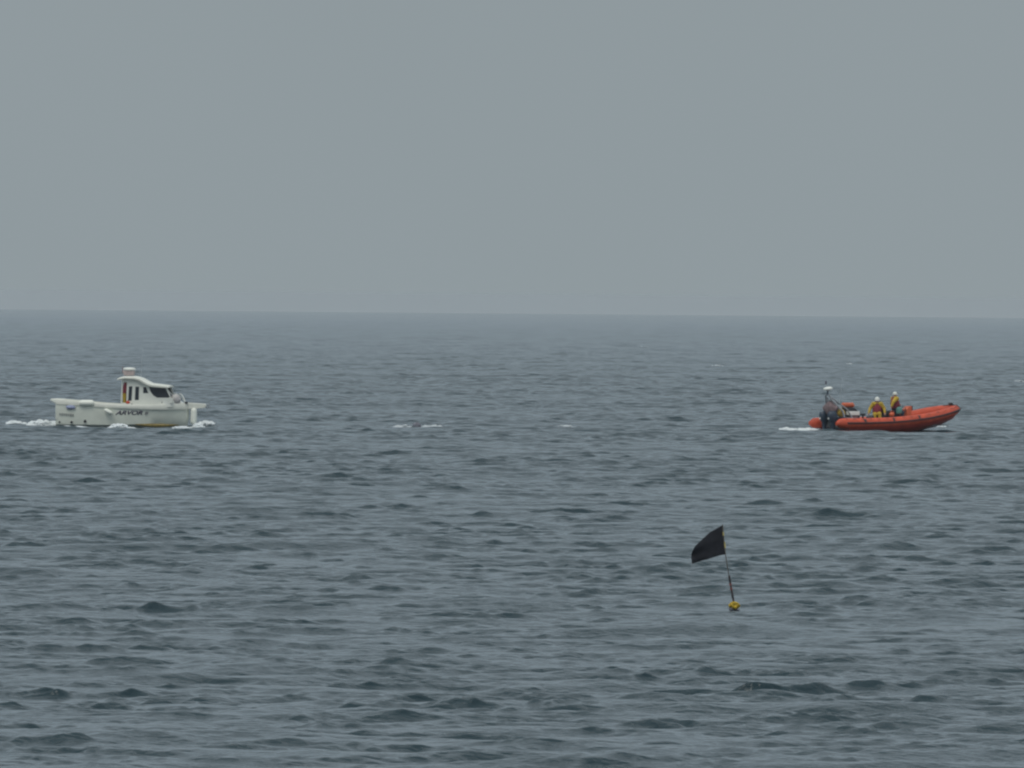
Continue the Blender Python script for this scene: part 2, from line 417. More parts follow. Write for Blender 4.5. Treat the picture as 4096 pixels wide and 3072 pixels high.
# ------------------------------------------------------------ people
def figure(name, base, rot, J, label, cat='person', suit=1, voxel=0.011, mats=('skin', 'yellow', 'darkcloth', 'black')):
    """J: joints in the local frame. One continuous body: tapered limbs merged by a voxel remesh; material by limb."""
    S = []   # a, b, ra, rb, material
    up, lo = J.get('top_mat', 1), J.get('leg_mat', 1)
    V = {k: Vector(v) for k, v in J.items() if hasattr(v, '__len__') and not isinstance(v, str)}
    f = V['face'].normalized(); pe, ch, ne, he = V['pelvis'], V['chest'], V['neck'], V['head']
    s = Vector((-f.y, f.x, 0)).normalized()     # the figure's left
    hu = (he - ne).normalized()
    S += [(pe - s*0.07, pe + s*0.07, .125, .125, lo), (pe, ch, .125, .135, up), (ch - s*.07, ch + s*.07, .13, .13, up),
          (ch, ne, .12, .07, up), (ne, he, .058, .062, 0)]
    S += [(he + hu*.03, he + hu*.055, .094, .09, 0), (he - hu*.045 + f*.03, he - hu*.07 + f*.045, .062, .045, 0)]   # skull, jaw
    S += [(he + f*.088 + hu*.01, he + f*.108 - hu*.02, .012, .018, 0)]                                         # nose
    for q in (-1, 1): S += [(he + s*q*.082, he + s*q*.088 + hu*.02, .018, .016, 0)]                            # ears
    for q, L in ((1, 'l'), (-1, 'r')):
        sh, el, wr = V['sh_'+L], V['el_'+L], V['wr_'+L]
        hi, kn, an = V['hi_'+L], V['kn_'+L], V['an_'+L]
        S += [(ch + (ne-ch)*.6, sh, .085, .078, up), (sh, el, .072, .056, up), (el, wr, .055, .040, up),
              (hi, kn, .098, .070, lo), (kn, an, .066, .048, lo)]
        ft = V.get('toe_'+L, an + f*.17 - Vector((0, 0, .05)))
        S += [(an, an - Vector((0, 0, .045)), .050, .046, 3), (an - Vector((0, 0, .045)), ft, .045, .036, 3)]
        hd = (wr - el).normalized(); si = hd.cross(Vector((0, 0, 1)))
        si = si.normalized() if si.length > .1 else s
        dn = si.cross(hd).normalized() * (-1)
        if dn.z > 0: dn = -dn
        pc = wr + hd*.05
        S += [(wr, pc, .030, .034, 0), (pc - si*.02, pc + si*.02, .024, .024, 0)]
        for i, (o_, ln) in enumerate(((-.033, .062), (-.011, .074), (.011, .070), (.033, .054))):       # four curled fingers
            a = pc + hd*.03 + si*o_; b_ = a + hd*ln*.55; c_ = b_ + (hd*.5 + dn)*ln*.42
            S += [(a, b_, .0095, .009, 0), (b_, c_, .009, .0078, 0)]
        a = pc - si*.026*q; S += [(a, a - si*.03*q + hd*.022 + dn*.01, .0115, .010, 0),
                                   (a - si*.03*q + hd*.022 + dn*.01, a - si*.026*q + hd*.05 + dn*.024, .010, .0088, 0)]
    bk = J.get('bulk', 1.0)
    S = [(a, b, ra*((bk if ra < .1 else 1.08) if ra > .04 and m else 1), rb*((bk if ra < .1 else 1.08) if ra > .04 and m else 1), m) for a, b, ra, rb, m in S]
    mb = MB()
    for a, b, ra, rb, _ in S:
        if (b-a).length < 1e-4: b = a + Vector((0, 0, .001))
        mb.tube([a, a + (b-a)*.5, b], [ra, (ra+rb)/2, rb], n=12)
        mb.ell(a, (ra,)*3, 12, 8); mb.ell(b, (rb,)*3, 12, 8)
    o = mb.build('tmp', 'skin')
    mo = o.modifiers.new('r', 'REMESH'); mo.mode = 'VOXEL'; mo.voxel_size = voxel
    sm = o.modifiers.new('s', 'SMOOTH'); sm.factor = .5; sm.iterations = 2
    dg = bpy.context.evaluated_depsgraph_get()
    me = bpy.data.meshes.new_from_object(o.evaluated_get(dg))
    bpy.data.objects.remove(o)
    me.name = name; me.materials.clear()
    for q in mats: me.materials.append(M[q])
    n = len(me.polygons); c = np.empty(n*3); me.polygons.foreach_get('center', c); c = c.reshape(-1, 3)
    best = np.full(n, 1e9); mi = np.zeros(n, np.int32)
    for a, b, ra, rb, m in S:
        A = np.array(a); D = np.array(b) - A; L2 = max((D@D), 1e-9)
        t = np.clip(((c-A)@D)/L2, 0, 1)
        d = np.linalg.norm(c - A - t[:, None]*D, axis=1) - (ra + (rb-ra)*t)
        q = d < best; best[q] = d[q]; mi[q] = m
    me.polygons.foreach_set('material_index', mi); me.shade_smooth()
    p = bpy.data.objects.new(name, me); C.objects.link(p)
    p.location = base; p.rotation_euler = rot
    tag(p, label, cat)
    if J.get('jacket'):
        k = MB(); ky = 1 + (J.get('bulk', 1)-1)*.2
        secs = []
        for t, rx, ry in ((-.12, .15, .13), (.05, .185, .155), (.5, .195, .17), (.95, .19, .16), (1.25, .15, .13), (1.45, .09, .10)):
            ce = pe + (ch-pe)*t if t < 1 else ch + (ne-ch)*((t-1)/.5)
            secs.append([tuple(ce + (s*rx*math.cos(a) + f*ry*ky*math.sin(a))*(1 + (J.get('bulk', 1)-1)*.45)) for a in np.linspace(0, 2*math.pi, 20, endpoint=False)])
        k.loft(secs, closed=True)
        k.build('life_jacket', J['jacket'], p, bevel=.01)
        k = MB(); k.tube([ne + s*.10 - f*.02, ne + s*.07 + f*.09 - hu*.02, ne - s*.07 + f*.09 - hu*.02, ne - s*.10 - f*.02, ne - s*.06 - f*.09 + hu*.02, ne + s*.06 - f*.09 + hu*.02, ne + s*.10 - f*.02], .038, n=10)
        k.build('collar', J['jacket'], p)
    if J.get('helmet'):
        k = MB(); q = Matrix((s, f, hu)).transposed()
        prof = [(.116*math.cos(a), .122*math.sin(a)) for a in np.linspace(-.30, 1.5, 10)]
        k.lathe(prof, he + hu*.035, 20, q); h = k.build('helmet', 'helmet', p)
        k = MB(); k.box(he + f*.125 + hu*.045, (.16, .05, .014), q); k.build('peak', 'helmet', h)
        k = MB(); k.tube([he + s*.095 + hu*.02, he + s*.075 - hu*.09 + f*.03, he - hu*.125 + f*.05, he - s*.075 - hu*.09 + f*.03, he - s*.095 + hu*.02], .010, n=6); k.build('chin_strap', 'black', h)
    else:
        k = MB(); q = Matrix((s, f, hu)).transposed()
        k.ell(he + hu*.055 - f*.012, (.098, .104, .085), rot=q, noise=.03); k.build('hair', 'canvas', p)
    return p

def jo(face, pelvis, lean, arms, legs, **k):
    """joints from a facing direction, the pelvis and forward lean (radians)"""
    f = Vector(face).normalized(); s = Vector((-f.y, f.x, 0)).normalized(); u = Vector((0, 0, 1))
    tu = (u*math.cos(lean) + f*math.sin(lean)); pe = Vector(pelvis)
    J = dict(face=f - u*k.pop('look', .25), pelvis=pe, chest=pe + tu*.33, neck=pe + tu*.52, head=pe + tu*.52 + (u*.95 + f*.3*math.sin(lean) + f*.1)*.15)
    for q, L in ((1, 'l'), (-1, 'r')):
        sh = pe + tu*.47 + s*q*.19
        J['sh_'+L] = sh
        g = lambda v: f*v[0] + s*q*v[1] + u*v[2]
        e_, w_ = arms[L]; J['el_'+L] = sh + g(e_); J['wr_'+L] = J['el_'+L] + g(w_)
        hi = pe + s*q*.09 - u*.02; kn, an = legs[L]
        J['hi_'+L] = hi; J['kn_'+L] = hi + g(kn); J['an_'+L] = J['kn_'+L] + g(an)
    J.update(k); return J

# ------------------------------------------------------------ white motor cruiser
def make_cruiser():
    TH = R(-6)
    rootp = on_sea(235, 1701)
    S = F / rootp.y; cs, sn = math.cos(TH), math.sin(TH)
    root = empty('motor_boat', rootp, TH)
    tag(root, 'white pilothouse motor boat with a wheelhouse, heading right at the left of the photo', 'motor boat')
    def W(px, py, y=-1.25):
        return (((px-235)/S + y*sn)/cs, (1703 + (px-480)*.0085 - py)/S)
    def X(px, y=0.0): return W(px, 0, y)[0]
    # plan and sheer
    L = X(757, -.1)
    hb = [(0, 1.20), (1, 1.28), (3, 1.32), (4.3, 1.22), (5.3, .90), (6.0, .48), (6.5, .12), (L, .05)]
    top = [(0, 1.30), (1, 1.22), (2.2, 1.12), (3.2, 1.07), (4.5, 1.06), (5.5, 1.10), (L, 1.16)]
    knu = [(0, 1.04), (1.2, .98), (2.5, .88), (4.5, .80), (5.5, .80), (L, .82)]
    chn = [(0, .06), (3, .05), (5, .16), (6, .34), (L, .6)]
    kel = [(0, -.38), (3, -.42), (5.2, -.36), (6.0, -.20), (6.35, .0), (L, .45)]
    st = list(np.linspace(0, 5, 14)) + list(np.linspace(5.15, L, 14))
    def B(x): return interp(x, hb)
    secs = []
    for x in st:
        b = B(x); k_, c_, n_ = interp(x, kel), interp(x, chn), interp(x, knu)
        fl = .90 if x < 4 else .90 - .14*(x-4)/(L-4)
        half = [(x, -b*.985, n_), (x, -b*(fl+.07), n_*.55 + c_*.45), (x, -b*fl, c_), (x, -b*fl*.55, (k_+c_)/2 - .04), (x, 0, k_)]
        secs.append(half + [(x, -p[1], p[2]) for p in half[-2::-1]])
    MB().loft(secs).build('hull', 'hull', root)
    # topside band, flaring out over the hull
    secs = []
    for x in st:
        q_ = interp(x, [(0, .0), (1.6, .1), (3.2, 1)]); b = B(x) + .012 + .023*q_; n_, t_ = interp(x, knu) + .004, interp(x, top)
        th = min(.16, b*.8)
        secs.append([(x, -b, n_), (x, -b-.022*q_, n_+.05), (x, -b-.002, t_-.03), (x, -b+.02, t_), (x, -b+th, t_), (x, -b+th, n_), ])
    MB().loft(secs, closed=True).build('bulwark', 'cream', root)
    MB().loft([[(p[0], -p[1], p[2]) for p in q] for q in secs], closed=True).build('bulwark', 'cream', root)
    MB().box((.04, 0, .80), (.10, 2.3, 1.0)).build('transom', 'hull', root, bevel=.02)
    # deck
    dk = [(x, -B(x)+.1, .62 if x < 3.2 else interp(x, top)-.06) for x in st[:-1]]
    MB().loft([[p, (p[0], -p[1], p[2])] for p in dk], caps=False).build('deck', 'white', root)
    # bow platform + roller + pulpit rail
    x0, z1 = W(738, 1611, 0); x1 = X(826, 0)
    MB().prism([(x0, z1+.02), (x1-.05, z1-.04), (x1, z1-.10), (x1, z1-.2), (x1-.08, z1-.25), (x0+.3, z1-.30), (x0, z1-.3)], -.24, .24).build('bow_platform', 'cream', root, bevel=.02)
    MB().tube([(x1-.02, -.05, z1-.1), (x1+.10, 0, z1-.06), (x1+.12, 0, z1-.2), (x1+.02, .0, z1-.27)], .035).build('anchor', 'grey', root)
    rail = smooth_pts([(X(690, -.9), -.80, 1.1), (X(694, -.9), -.80, 1.42), (X(705, -.8), -.72, 1.58), (X(720, -.5), -.5, 1.5), (X(733, -.2), -.22, 1.32), (X(742, 0), 0, 1.2)])
    mr = MB().tube(rail, .017, 8)
    mr.tube([(p[0], -p[1], p[2]) for p in rail], .017, 8)
    mr.build('pulpit_rail', 'white', root)
    MB().box((X(746, -.3), -.3, W(746, 1612)[1]+.03), (.14, .08, .09)).build('cleat', 'black', root)
    # wheelhouse: side walls with real openings
    HW = .84
    def P(*pts): return [W(a, b, -HW) for a, b in pts]
    zb = .60
    outer = P((487, 1650), (489, 1519), (500, 1513), (540, 1514), (560, 1524), (590, 1540), (670, 1548), (686, 1590), (692, 1593), (693, 1610), (640, 1622), (560, 1650))
    holes = [P((490, 1610), (493, 1529), (509, 1528), (507, 1610)),
             P((514, 1602), (517, 1545), (531, 1544), (528, 1602)),
             P((541, 1600), (543, 1546), (558, 1546), (557, 1599)),
             P((574, 1572), (575, 1547), (586, 1548), (595, 1572)),
             P((597, 1547), (663, 1551), (681, 1586), (676, 1590), (630, 1590), (615, 1581), (605, 1568)),
             P((646, 1611), (651, 1605), (667, 1603), (664, 1609))]
    for sgn, y in ((-1, -HW), (1, HW-.05)):
        wl = MB().plate(outer, holes, y, .05).build('wheelhouse_wall', 'white', root)
        for i, h in enumerate(holes[1:]):
            cx = sum(p[0] for p in h)/len(h); cz = sum(p[1] for p in h)/len(h)
            hh = [((p[0]-cx)*1.06+cx, (p[1]-cz)*1.04+cz) for p in h]
            MB().prism(hh, y+.018, y+.030).build('window', 'glass', wl, smooth=False)
    # aft frame, front screen, inner lining
    MB().tube([W(486, 1612, -HW)[:1] + (-HW+.02,) + W(486, 1612)[1:], W(490, 1524, -HW)[:1] + (-HW+.02,) + W(490, 1524)[1:]], .022).build('grab_rail', 'white', root)
    fx = [W(654, 1550, -HW), W(680, 1588, -HW)]
    fs = MB(); fs.loft([[(fx[0][0], -HW+.04, fx[0][1]), (fx[0][0]+.03, 0, fx[0][1]), (fx[0][0], HW-.04, fx[0][1])], [(fx[1][0], -HW+.04, fx[1][1]), (fx[1][0]+.10, 0, fx[1][1]), (fx[1][0], HW-.04, fx[1][1])]], caps=False)
    o = fs.build('windscreen', 'glass', root); sd_ = o.modifiers.new('s', 'SOLIDIFY'); sd_.thickness = .02
    MB().tube([(fx[0][0]+.02, .0, fx[0][1]), (fx[1][0]+.12, 0, fx[1][1])], .025).build('mullion', 'white', o)
    a0 = X(508, 0)
    MB().box((a0+.35, 0, .8), (.05, 1.7, .6)).build('bulkhead', 'interior', root)
    MB().box((X(575), .3, .95), (.5, 1.1, .5)).build('helm_console', 'interior', root, bevel=.03)
    MB().box((X(535), .45, .95), (.4, .5, .55)).build('helm_seat', 'interior', root, bevel=.05)
    # roof, one curved slab
    rf = [(469, 1516, 1518), (482, 1510, 1516), (500, 1507, 1514), (540, 1508, 1516), (558, 1513, 1522), (576, 1523, 1533), (594, 1533, 1542), (612, 1537, 1546), (640, 1540, 1549), (672, 1544, 1551), (676, 1547, 1550)]
    secs = []
    for px, a, b in rf:
        x, zt = W(px, a, -1.0); zb_ = W(px, b, -1.0)[1]; hw = 1.02 if 480 < px < 672 else .95
        secs.append([(x, -hw, zb_), (x, -hw, zt-.03), (x, -hw+.12, zt+.02), (x, 0, zt+.05), (x, hw-.12, zt+.02), (x, hw, zt-.03), (x, hw, zb_), (x, 0, zb_+.02)])
    MB().loft(secs, closed=True).build('wheelhouse_roof', 'cream', root)
    # coachroof forward of the screen
    cr_ = MB(); secs = []
    for px, py, hw in ((655, 1588, .90), (684, 1590, .86), (694, 1595, .74), (712, 1604, .5), (728, 1610, .25)):
        x, z = W(px, py, -.5)
        secs.append([(x, -hw, .95), (x, -hw*.93, z-.05), (x, -hw*.7, z), (x, 0, z+.03), (x, hw*.7, z), (x, hw*.93, z-.05), (x, hw, .95)])
    cr_.loft(secs).build('coachroof', 'white', root)
    # radar / searchlight on its mast
    x, z = W(505, 1508, 0)
    mst = MB().tube([(x, 0, z-.05), (x+.02, 0, z+.17)], .035).build('mast', 'grey', root)
    x2, z2 = W(516, 1500, 0)
    MB().prism([(x2-.25, z2-.02), (x2-.30, z2+.22), (x2+.26, z2+.22), (x2+.24, z2-.02)], -.22, .22).build('searchlight', 'pinkish', mst, bevel=.03)
    MB().lathe([(.22, 0), (.30, .03), (.305, .07), (.27, .11), (.12, .135)], (x2+.01, 0, z2+.235), 24).build('radar_dome', 'radome', mst)
    MB().tube([(x2-.34, .1, z2+.1), (x2-.345, .1, z2+.42)], .012).build('flagstaff', 'tape', mst)
    x3, z3 = W(562, 1515, .5)
    MB().tube([(x3, .5, z3-.02), (x3+.04, .5, z3+.7), (x3+.09, .5, z3+1.45)], [.008, .005, .003], 6).build('whip_aerial', 'steel', root)
    # stern rail tip, blue emblem, lettering, outlets, boot stain
    yb = lambda x: -B(max(x, 0)) - .036
    def on_side(px, py, yo=0.0):
        x, z = W(px, py); return Vector((x, yb(x)-yo, z))
    x, z = W(214, 1601)
    MB().prism([(x-.12, z+.085), (x+.3, z+.075), (x+.3, z-.2), (x+.16, z-.17), (x-.13, z-.02)], -1.21, 1.21).build('stern_rail', 'fender', root, bevel=.03)
    c = on_side(286, 1628)
    k = MB(); n = 20
    k.add([(c.x + .24*math.cos(2*math.pi*i/n)*(1+.10*math.sin(5*i)), yb(c.x+.24*math.cos(2*math.pi*i/n)) - .006, c.z + .105*math.sin(2*math.pi*i/n)*(1+.12*math.sin(3*i))) for i in range(n)], [tuple(range(n))])
    em = k.build('blue_emblem', 'blue', root); q = em.modifiers.new('s', 'SOLIDIFY'); q.thickness = .006
    def text(word, px0, px1, py, hgt, m, name, shear=.3, parent=root, off=.012, yoff=-.035):
        cu = bpy.data.curves.new(name, 'FONT'); cu.body = word; cu.size = 1; cu.shear = shear; cu.extrude = .0; cu.offset = off; cu.align_x = 'LEFT'
        t = bpy.data.objects.new(name, cu); C.objects.link(t)
        me = bpy.data.meshes.new_from_object(t.evaluated_get(bpy.context.evaluated_depsgraph_get())); bpy.data.objects.remove(t)
        v = np.empty(len(me.vertices)*3); me.vertices.foreach_get('co', v); v = v.reshape(-1, 3)
        v[:, 0] -= v[:, 0].min(); v[:, 0] /= v[:, 0].max(); v[:, 1] -= v[:, 1].min(); v[:, 1] /= v[:, 1].max()
        a = W(px0, py); b = W(px1, py); o_ = v.copy()
        o_[:, 0] = a[0] + v[:, 0]*(b[0]-a[0]); o_[:, 2] = a[1] + v[:, 0]*(b[1]-a[1]) + v[:, 1]*hgt
        for i in range(len(o_)):
            xx = o_[i, 0]; b_ = B(xx); n_, c_ = interp(xx, knu), interp(xx, chn); mid = n_*.55 + c_*.45
            fl = .97; t_ = min(1, max(0, (n_ - o_[i, 2])/(n_-mid)))
            o_[i, 1] = -b_*(.985 + (fl-.985)*t_) - .012
        me.vertices.foreach_set('co', o_.ravel()); me.materials.clear(); me.materials.append(M[m]); me.name = name
        ob = bpy.data.objects.new(name, me); C.objects.link(ob); ob.parent = parent
        q = ob.modifiers.new('s', 'SOLIDIFY'); q.thickness = .008; q.offset = 0
        return ob
    text('ARVOR', 464, 574, 1658, .205, 'letter', 'name_lettering', .40, off=.028)
    text('25', 580, 596, 1656, .125, 'letter', 'name_lettering', .4, off=.03)
    z_ = W(270, 1657)
    k = MB()
    for i in range(7):
        xx = W(243 + i*8.6, 0)[0]; k.box((xx, -B(xx)*.975, z_[1]+.02-.006*i), (.075, .02, .10 + .02*(i % 2)))
    k.build('registration_lettering', 'greyletter', root)
    for px, py, r in ((240, 1687, .035), (289, 1688, .05), (343, 1684, .055)):
        x, z = W(px, py)
        ring = MB().lathe([(r*1.3, 0), (r*1.3, .02), (r, .03), (r*.9, .012)], (x, -B(x)*.93-.005, z), 16, Matrix.Rotation(R(90), 3, 'X'))
        ring.build('exhaust_outlet', 'black', root)
    k = MB(); secs = []
    for px in np.linspace(545, 712, 18):
        x = X(px, -1.0); b = B(x)*(.90 - .14*max(0, x-4)/(L-4)); zc = min(.09, interp(x, chn)); t = math.sin(math.pi*(px-545)/167)
        secs.append([(x, -b-.012, zc-.11*t-.02), (x, -b-.030, zc-.0), (x, -b-.036, zc+.03*t)])
    o = k.loft(secs, caps=False).build('waterline_stripe', 'antifoul', root); q = o.modifiers.new('s', 'SOLIDIFY'); q.thickness = .01
    # cockpit rail line
    x0_, z0_ = W(445, 1611); x1_, z1_ = W(486, 1612)
    # ---- fenders: things of their own
    def fender(px, py, ln, r, ang, label, y=None, z=None, mname='fender'):
        x, zz = W(px, py); yy = yb(x) - r*.9 if y is None else y
        b = child_world(root, (x, yy, zz))
        prof = [(.02, -ln/2), (r*.55, -ln/2+.02), (r*.95, -ln/2+.09), (r, -ln/4), (r, ln/4), (r*.95, ln/2-.09), (r*.55, ln/2-.02), (.02, ln/2)]
        e_ = empty('fender', b, TH, ang)
        tag(e_, label, 'fender', 'white fenders on the motor boat')
        MB().lathe(prof, n=18).build('fender_body', mname, e_)
        MB().tube([(0, 0, ln/2-.01), (.01, 0, ln/2+.05), (.03, 0, ln/2+.11)], .012, 6).build('rope', 'grey', e_)
        return e_
    fender(350, 1611, .76, .15, R(90), 'fat white fender lying along the gunwale behind the wheelhouse', y=-1.30)
    fender(438, 1645, .44, .095, R(118), 'small white fender hanging aslant just before the hull lettering')
    fender(767, 1664, .84, .155, R(2), 'long white fender hanging upright at the bow under the platform', y=-.17)
    # round buoy on foredeck
    x, z = W(703, 1598, -.4)
    e_ = empty('round_buoy', child_world(root, (x, -.4, z)), TH)
    tag(e_, 'round pale grey buoy on the foredeck in front of the windscreen', 'buoy')
    MB().ell((0, 0, 0), (.27, .25, .27), 24, 16).build('buoy_body', 'fenderg', e_)
    MB().lathe([(.05, 0), (.055, .05), (.035, .08)], (0, 0, .255), 12).build('eye', 'grey', e_)
    # red bag on the side deck
    x, z = W(514, 1607, -1.05)
    e_ = empty('holdall', child_world(root, (x, -1.06, z-.02)), TH)
    tag(e_, 'small red bag beside the wheelhouse doorway of the white boat', 'bag')
    MB().ell((0, 0, 0), (.10, .06, .075), noise=.1).build('bag_body', 'red', e_)
    MB().tube([(-.05, 0, .05), (0, 0, .12), (.05, 0, .05)], .009, 6).build('handle', 'black', e_)
    # person in the doorway
    x, _ = W(500, 0, -.62)
    J = jo((1, .15, 0), (0, 0, .88), .12, dict(l=((.05, .06, -.27), (.22, -.02, .02)), r=((.0, .05, -.28), (.24, .03, .06))),
           dict(l=((.06, .02, -.42), (-.04, 0, -.40)), r=((.0, .02, -.42), (-.02, 0, -.40))), jacket='maroon', top_mat=1, leg_mat=2)
    figure('person', child_world(root, (x-.02, -.50, .66)), (0, 0, TH), J, 'person in a maroon jacket and yellow trousers standing in the wheelhouse doorway', mats=('skin', 'maroon', 'yellow', 'black'))
    return root, W
cruiser, WC = make_cruiser()

# ------------------------------------------------------------ orange rigid inflatable
def make_rib():
    TH = R(36.5)
    rootp = on_sea(3340, 1721)
    S = F / rootp.y; cs, sn = math.cos(TH), math.sin(TH); kd = CAM_H*F/rootp.y**2
    root = empty('inflatable_boat', rootp, TH)
    tag(root, 'orange rigid inflatable lifeboat with two dark outboards at the right of the photo', 'lifeboat')
    def Q(px, py, y=0.0):
        x = ((px-3340)/S + y*sn)/cs
        return x, (1721 + (px-3340)*.0085 - kd*(x*sn + y*cs) - py)/S
    zt = [(-1, .34), (1, .35), (2.6, .39), (3.9, .48), (5.0, .61), (5.8, .74), (6.6, .90), (7.5, 1.10)]
    XE, BX = 4.4, 7.42 - 4.4
    path = [(x, -1.08) for x in np.linspace(-.75, XE, 22)] + [(XE + BX*math.sin(a), -1.08*math.cos(a)**.85) for a in np.linspace(.1, math.pi/2, 16)]
    path[-1] = (XE+BX, 0)
    full = path + [(x, -y) for x, y in path[-2::-1]]
    RT = .262
    rad = []
    for x, y in full:
        rad.append(RT*(1 - .22*max(0, (x-6.5)/.92)) if x > -.45 else RT*(.35 + .65*max(0, (x+.75)/.3)**.5))
    pts = [(x, y, interp(x, zt)) for x, y in full]
    MB().tube(pts, rad, 24).build('inflatable_tube', 'orange', root)
    # rubbing strake round the outside
    so_, nn = [], len(full)
    for i, (x, y) in enumerate(full):
        if x < -.5: continue
        t = Vector((full[min(i+1, nn-1)][0]-full[max(i-1, 0)][0], full[min(i+1, nn-1)][1]-full[max(i-1, 0)][1], 0)).normalized()
        o_ = Vector((t.y, -t.x, 0)); so_.append(Vector((x, y, interp(x, zt)+.035)) + o_*(RT-.01))
    MB().tube(so_, .036, 10).build('rubbing_strake', 'strake', root)
    MB().tube([p + Vector((0, 0, -.062)) for p in so_], .016, 8).build('spray_rail', 'strake', root)
    # lifeline in loops along the outer tube top
    ll = []
    near = [(x, y) for x, y in path if x > -.3]
    for i in range(len(near)-1):
        for j in range(4):
            t = j/4; x = near[i][0]*(1-t)+near[i+1][0]*t; y = near[i][1]*(1-t)+near[i+1][1]*t
            ll.append(Vector((x, y*1.0 - .155, interp(x, zt) + .222 - .045*abs(math.sin((i+t)*1.5)))))
    MB().tube(ll, .011, 6).build('lifeline', 'strake', root)
    k = MB()
    for x, w_ in ((.9, .16), (2.7, .12), (4.3, .12)):
        z = interp(x, zt); secs = []
        for a in np.linspace(R(18), R(62), 6):
            secs.append([(x-w_/2, -1.08 - (RT+.006)*math.cos(a), z + (RT+.006)*math.sin(a)), (x+w_/2, -1.08 - (RT+.006)*math.cos(a), z + (RT+.006)*math.sin(a))])
        MB().loft(secs, caps=False).build('tube_patch', 'strake', root, smooth=False)
    # bow pad and towing eye
    bp = [p for p in zip(full, rad) if p[0][0] > 7.1]
    k = MB(); secs = []
    for (x, y), r in bp:
        z = interp(x, zt); c_ = Vector((x, y, z)); o_ = Vector((max(.05, x-6.6), y, 0)).normalized()
        secs.append([tuple(c_ + o_*math.cos(a)*(r+.012) + Vector((0, 0, math.sin(a)*(r+.012)))) for a in np.linspace(R(35), R(125), 8)])
    k.loft(secs, caps=False); o = k.build('bow_pad', 'strake', root); q = o.modifiers.new('s', 'SOLIDIFY'); q.thickness = .02
    MB().ell((7.28, 0, 1.33), (.13, .12, .07)).build('bow_fitting', 'black', root)
    # hull
    kz = [(0, -.42), (3.5, -.40), (4.6, -.30), (5.4, .0), (6.0, .12), (6.5, .21), (6.75, .31), (7.05, .56), (7.35, .86)]
    secs = []
    for x in list(np.linspace(0, 5, 14)) + list(np.linspace(5.2, 7.33, 12)):
        if x <= XE: ty = 1.08
        else: ty = 1.08*math.cos(math.asin(min(1, (x-XE)/BX)))**.85
        z = interp(x, zt); b = max(.02, ty-.02); k_ = interp(x, kz); cz = max(k_+.03, z-.38)
        half = [(x, -b-.255*min(1, (7.6-x)/1.2), z-.02), (x, -b-.19*min(1, (7.6-x)/1.2), z-.2), (x, -b-.02*min(1, (7.6-x)/1.2), cz), (x, -b*.5, (cz+k_)/2), (x, 0, k_)]
        secs.append(half + [(a, -b_, c_) for a, b_, c_ in half[-2::-1]])
    MB().loft(secs).build('hull', 'redhull', root)
    MB().box((-.03, 0, .35), (.10, 1.7, .62)).build('transom', 'engine', root, bevel=.02)
    # two outboards
    for y in (-.34, .34):
        eg = empty('outboard_motor', (0, 0, 0)); eg.parent = root; eg.location = (-.12, y, .0)
        k = MB(); secs = []
        for z, a, b, dx in ((.42, .20, .15, 0), (.55, .27, .18, -.02), (.75, .29, .19, -.03), (.88, .25, .17, -.03), (.95, .15, .11, -.02)):
            secs.append([(-.28 + dx + a*math.cos(t), b*math.sin(t), z) for t in np.linspace(0, 2*math.pi, 20, endpoint=False)])
        k.loft(secs, closed=True).build('cowling', 'engine', eg)
        k = MB(); k.loft([[(-.28 + a*math.cos(t), b*math.sin(t), z) for t in np.linspace(0, 2*math.pi, 14, endpoint=False)] for z, a, b in ((.44, .15, .11), (.1, .12, .08), (-.2, .11, .06), (-.5, .09, .035))], closed=True).build('engine_leg', 'engine', eg)
        MB().box((-.36, 0, -.12), (.42, .26, .025)).build('cavitation_plate', 'engine', eg, bevel=.005)
        MB().box((-.06, 0, .32), (.14, .22, .34)).build('clamp_bracket', 'grey', eg, bevel=.01)
        MB().box((-.28-.295+.01, 0, .60), (.02, .10, .10)).build('badge', 'radome', eg)
    x, z = Q(3327, 1701, -.72)
    MB().box((-.09, -.62, .18), (.05, .09, .16)).build('trim_tab', 'radome', root, bevel=.01)
    MB().box((-.13, .80, .17), (.06, .06, .30)).build('trim_tab', 'radome', root, bevel=.01)
    MB().box((3.3, 0, .26), (6.4, 1.65, .05)).build('deck', 'grey', root)
    # gantry
    ap, az = Q(3308, 1580, 0)
    g = MB()
    for sg in (-1, 1):
        g.tube([(.12, sg*.74, .30), (0, sg*.62, .95), (ap+.1, sg*.24, az-.25), (ap, sg*.16, az)], .046, 8)
        g.tube([(.75, sg*.70, .34), (.35, sg*.50, 1.05), (ap+.12, sg*.20, az-.12)], .034, 8)
        g.tube([(.05, sg*.68, .62), (.62, sg*.64, .62)], .020, 6)
    for zz, yy, xx in ((.95, .62, 0), (az-.25, .24, ap+.1), (az, .16, ap)): g.tube([(xx, -yy, zz), (xx, yy, zz)], .028, 8)
    g.tube([(0, -.6, .95), (ap+.1, .22, az-.25)], .016, 6); g.tube([(0, .6, .95), (ap+.1, -.22, az-.25)], .016, 6)
    ga_ = g.build('gantry', 'grey', root)
    x, z = Q(3310, 1555, 0)
    MB().tube([(ap, 0, az), (x, 0, z-.05)], [.055, .045], 10).build('mast', 'engine', ga_)
    MB().lathe([(.10, -.075), (.21, -.05), (.235, .0), (.215, .05), (.12, .085), (.02, .09)], (x, 0, z), 24, Matrix.Rotation(R(-9), 3, 'Y')).build('radar_dome', 'radome', ga_)
    x, z2 = Q(3304, 1529, 0)
    k = MB().tube([(x, .05, z), (x, .05, z2)], .010, 6); k.build('light_pole', 'grey', ga_)
    MB().lathe([(.02, -.10), (.035, -.08), (.035, .04), (.02, .07)], (x, .05, z2), 12).build('navigation_light', 'letter', ga_)
    a = Q(3357, 1592, -.3); b = Q(3368, 1512, -.3)
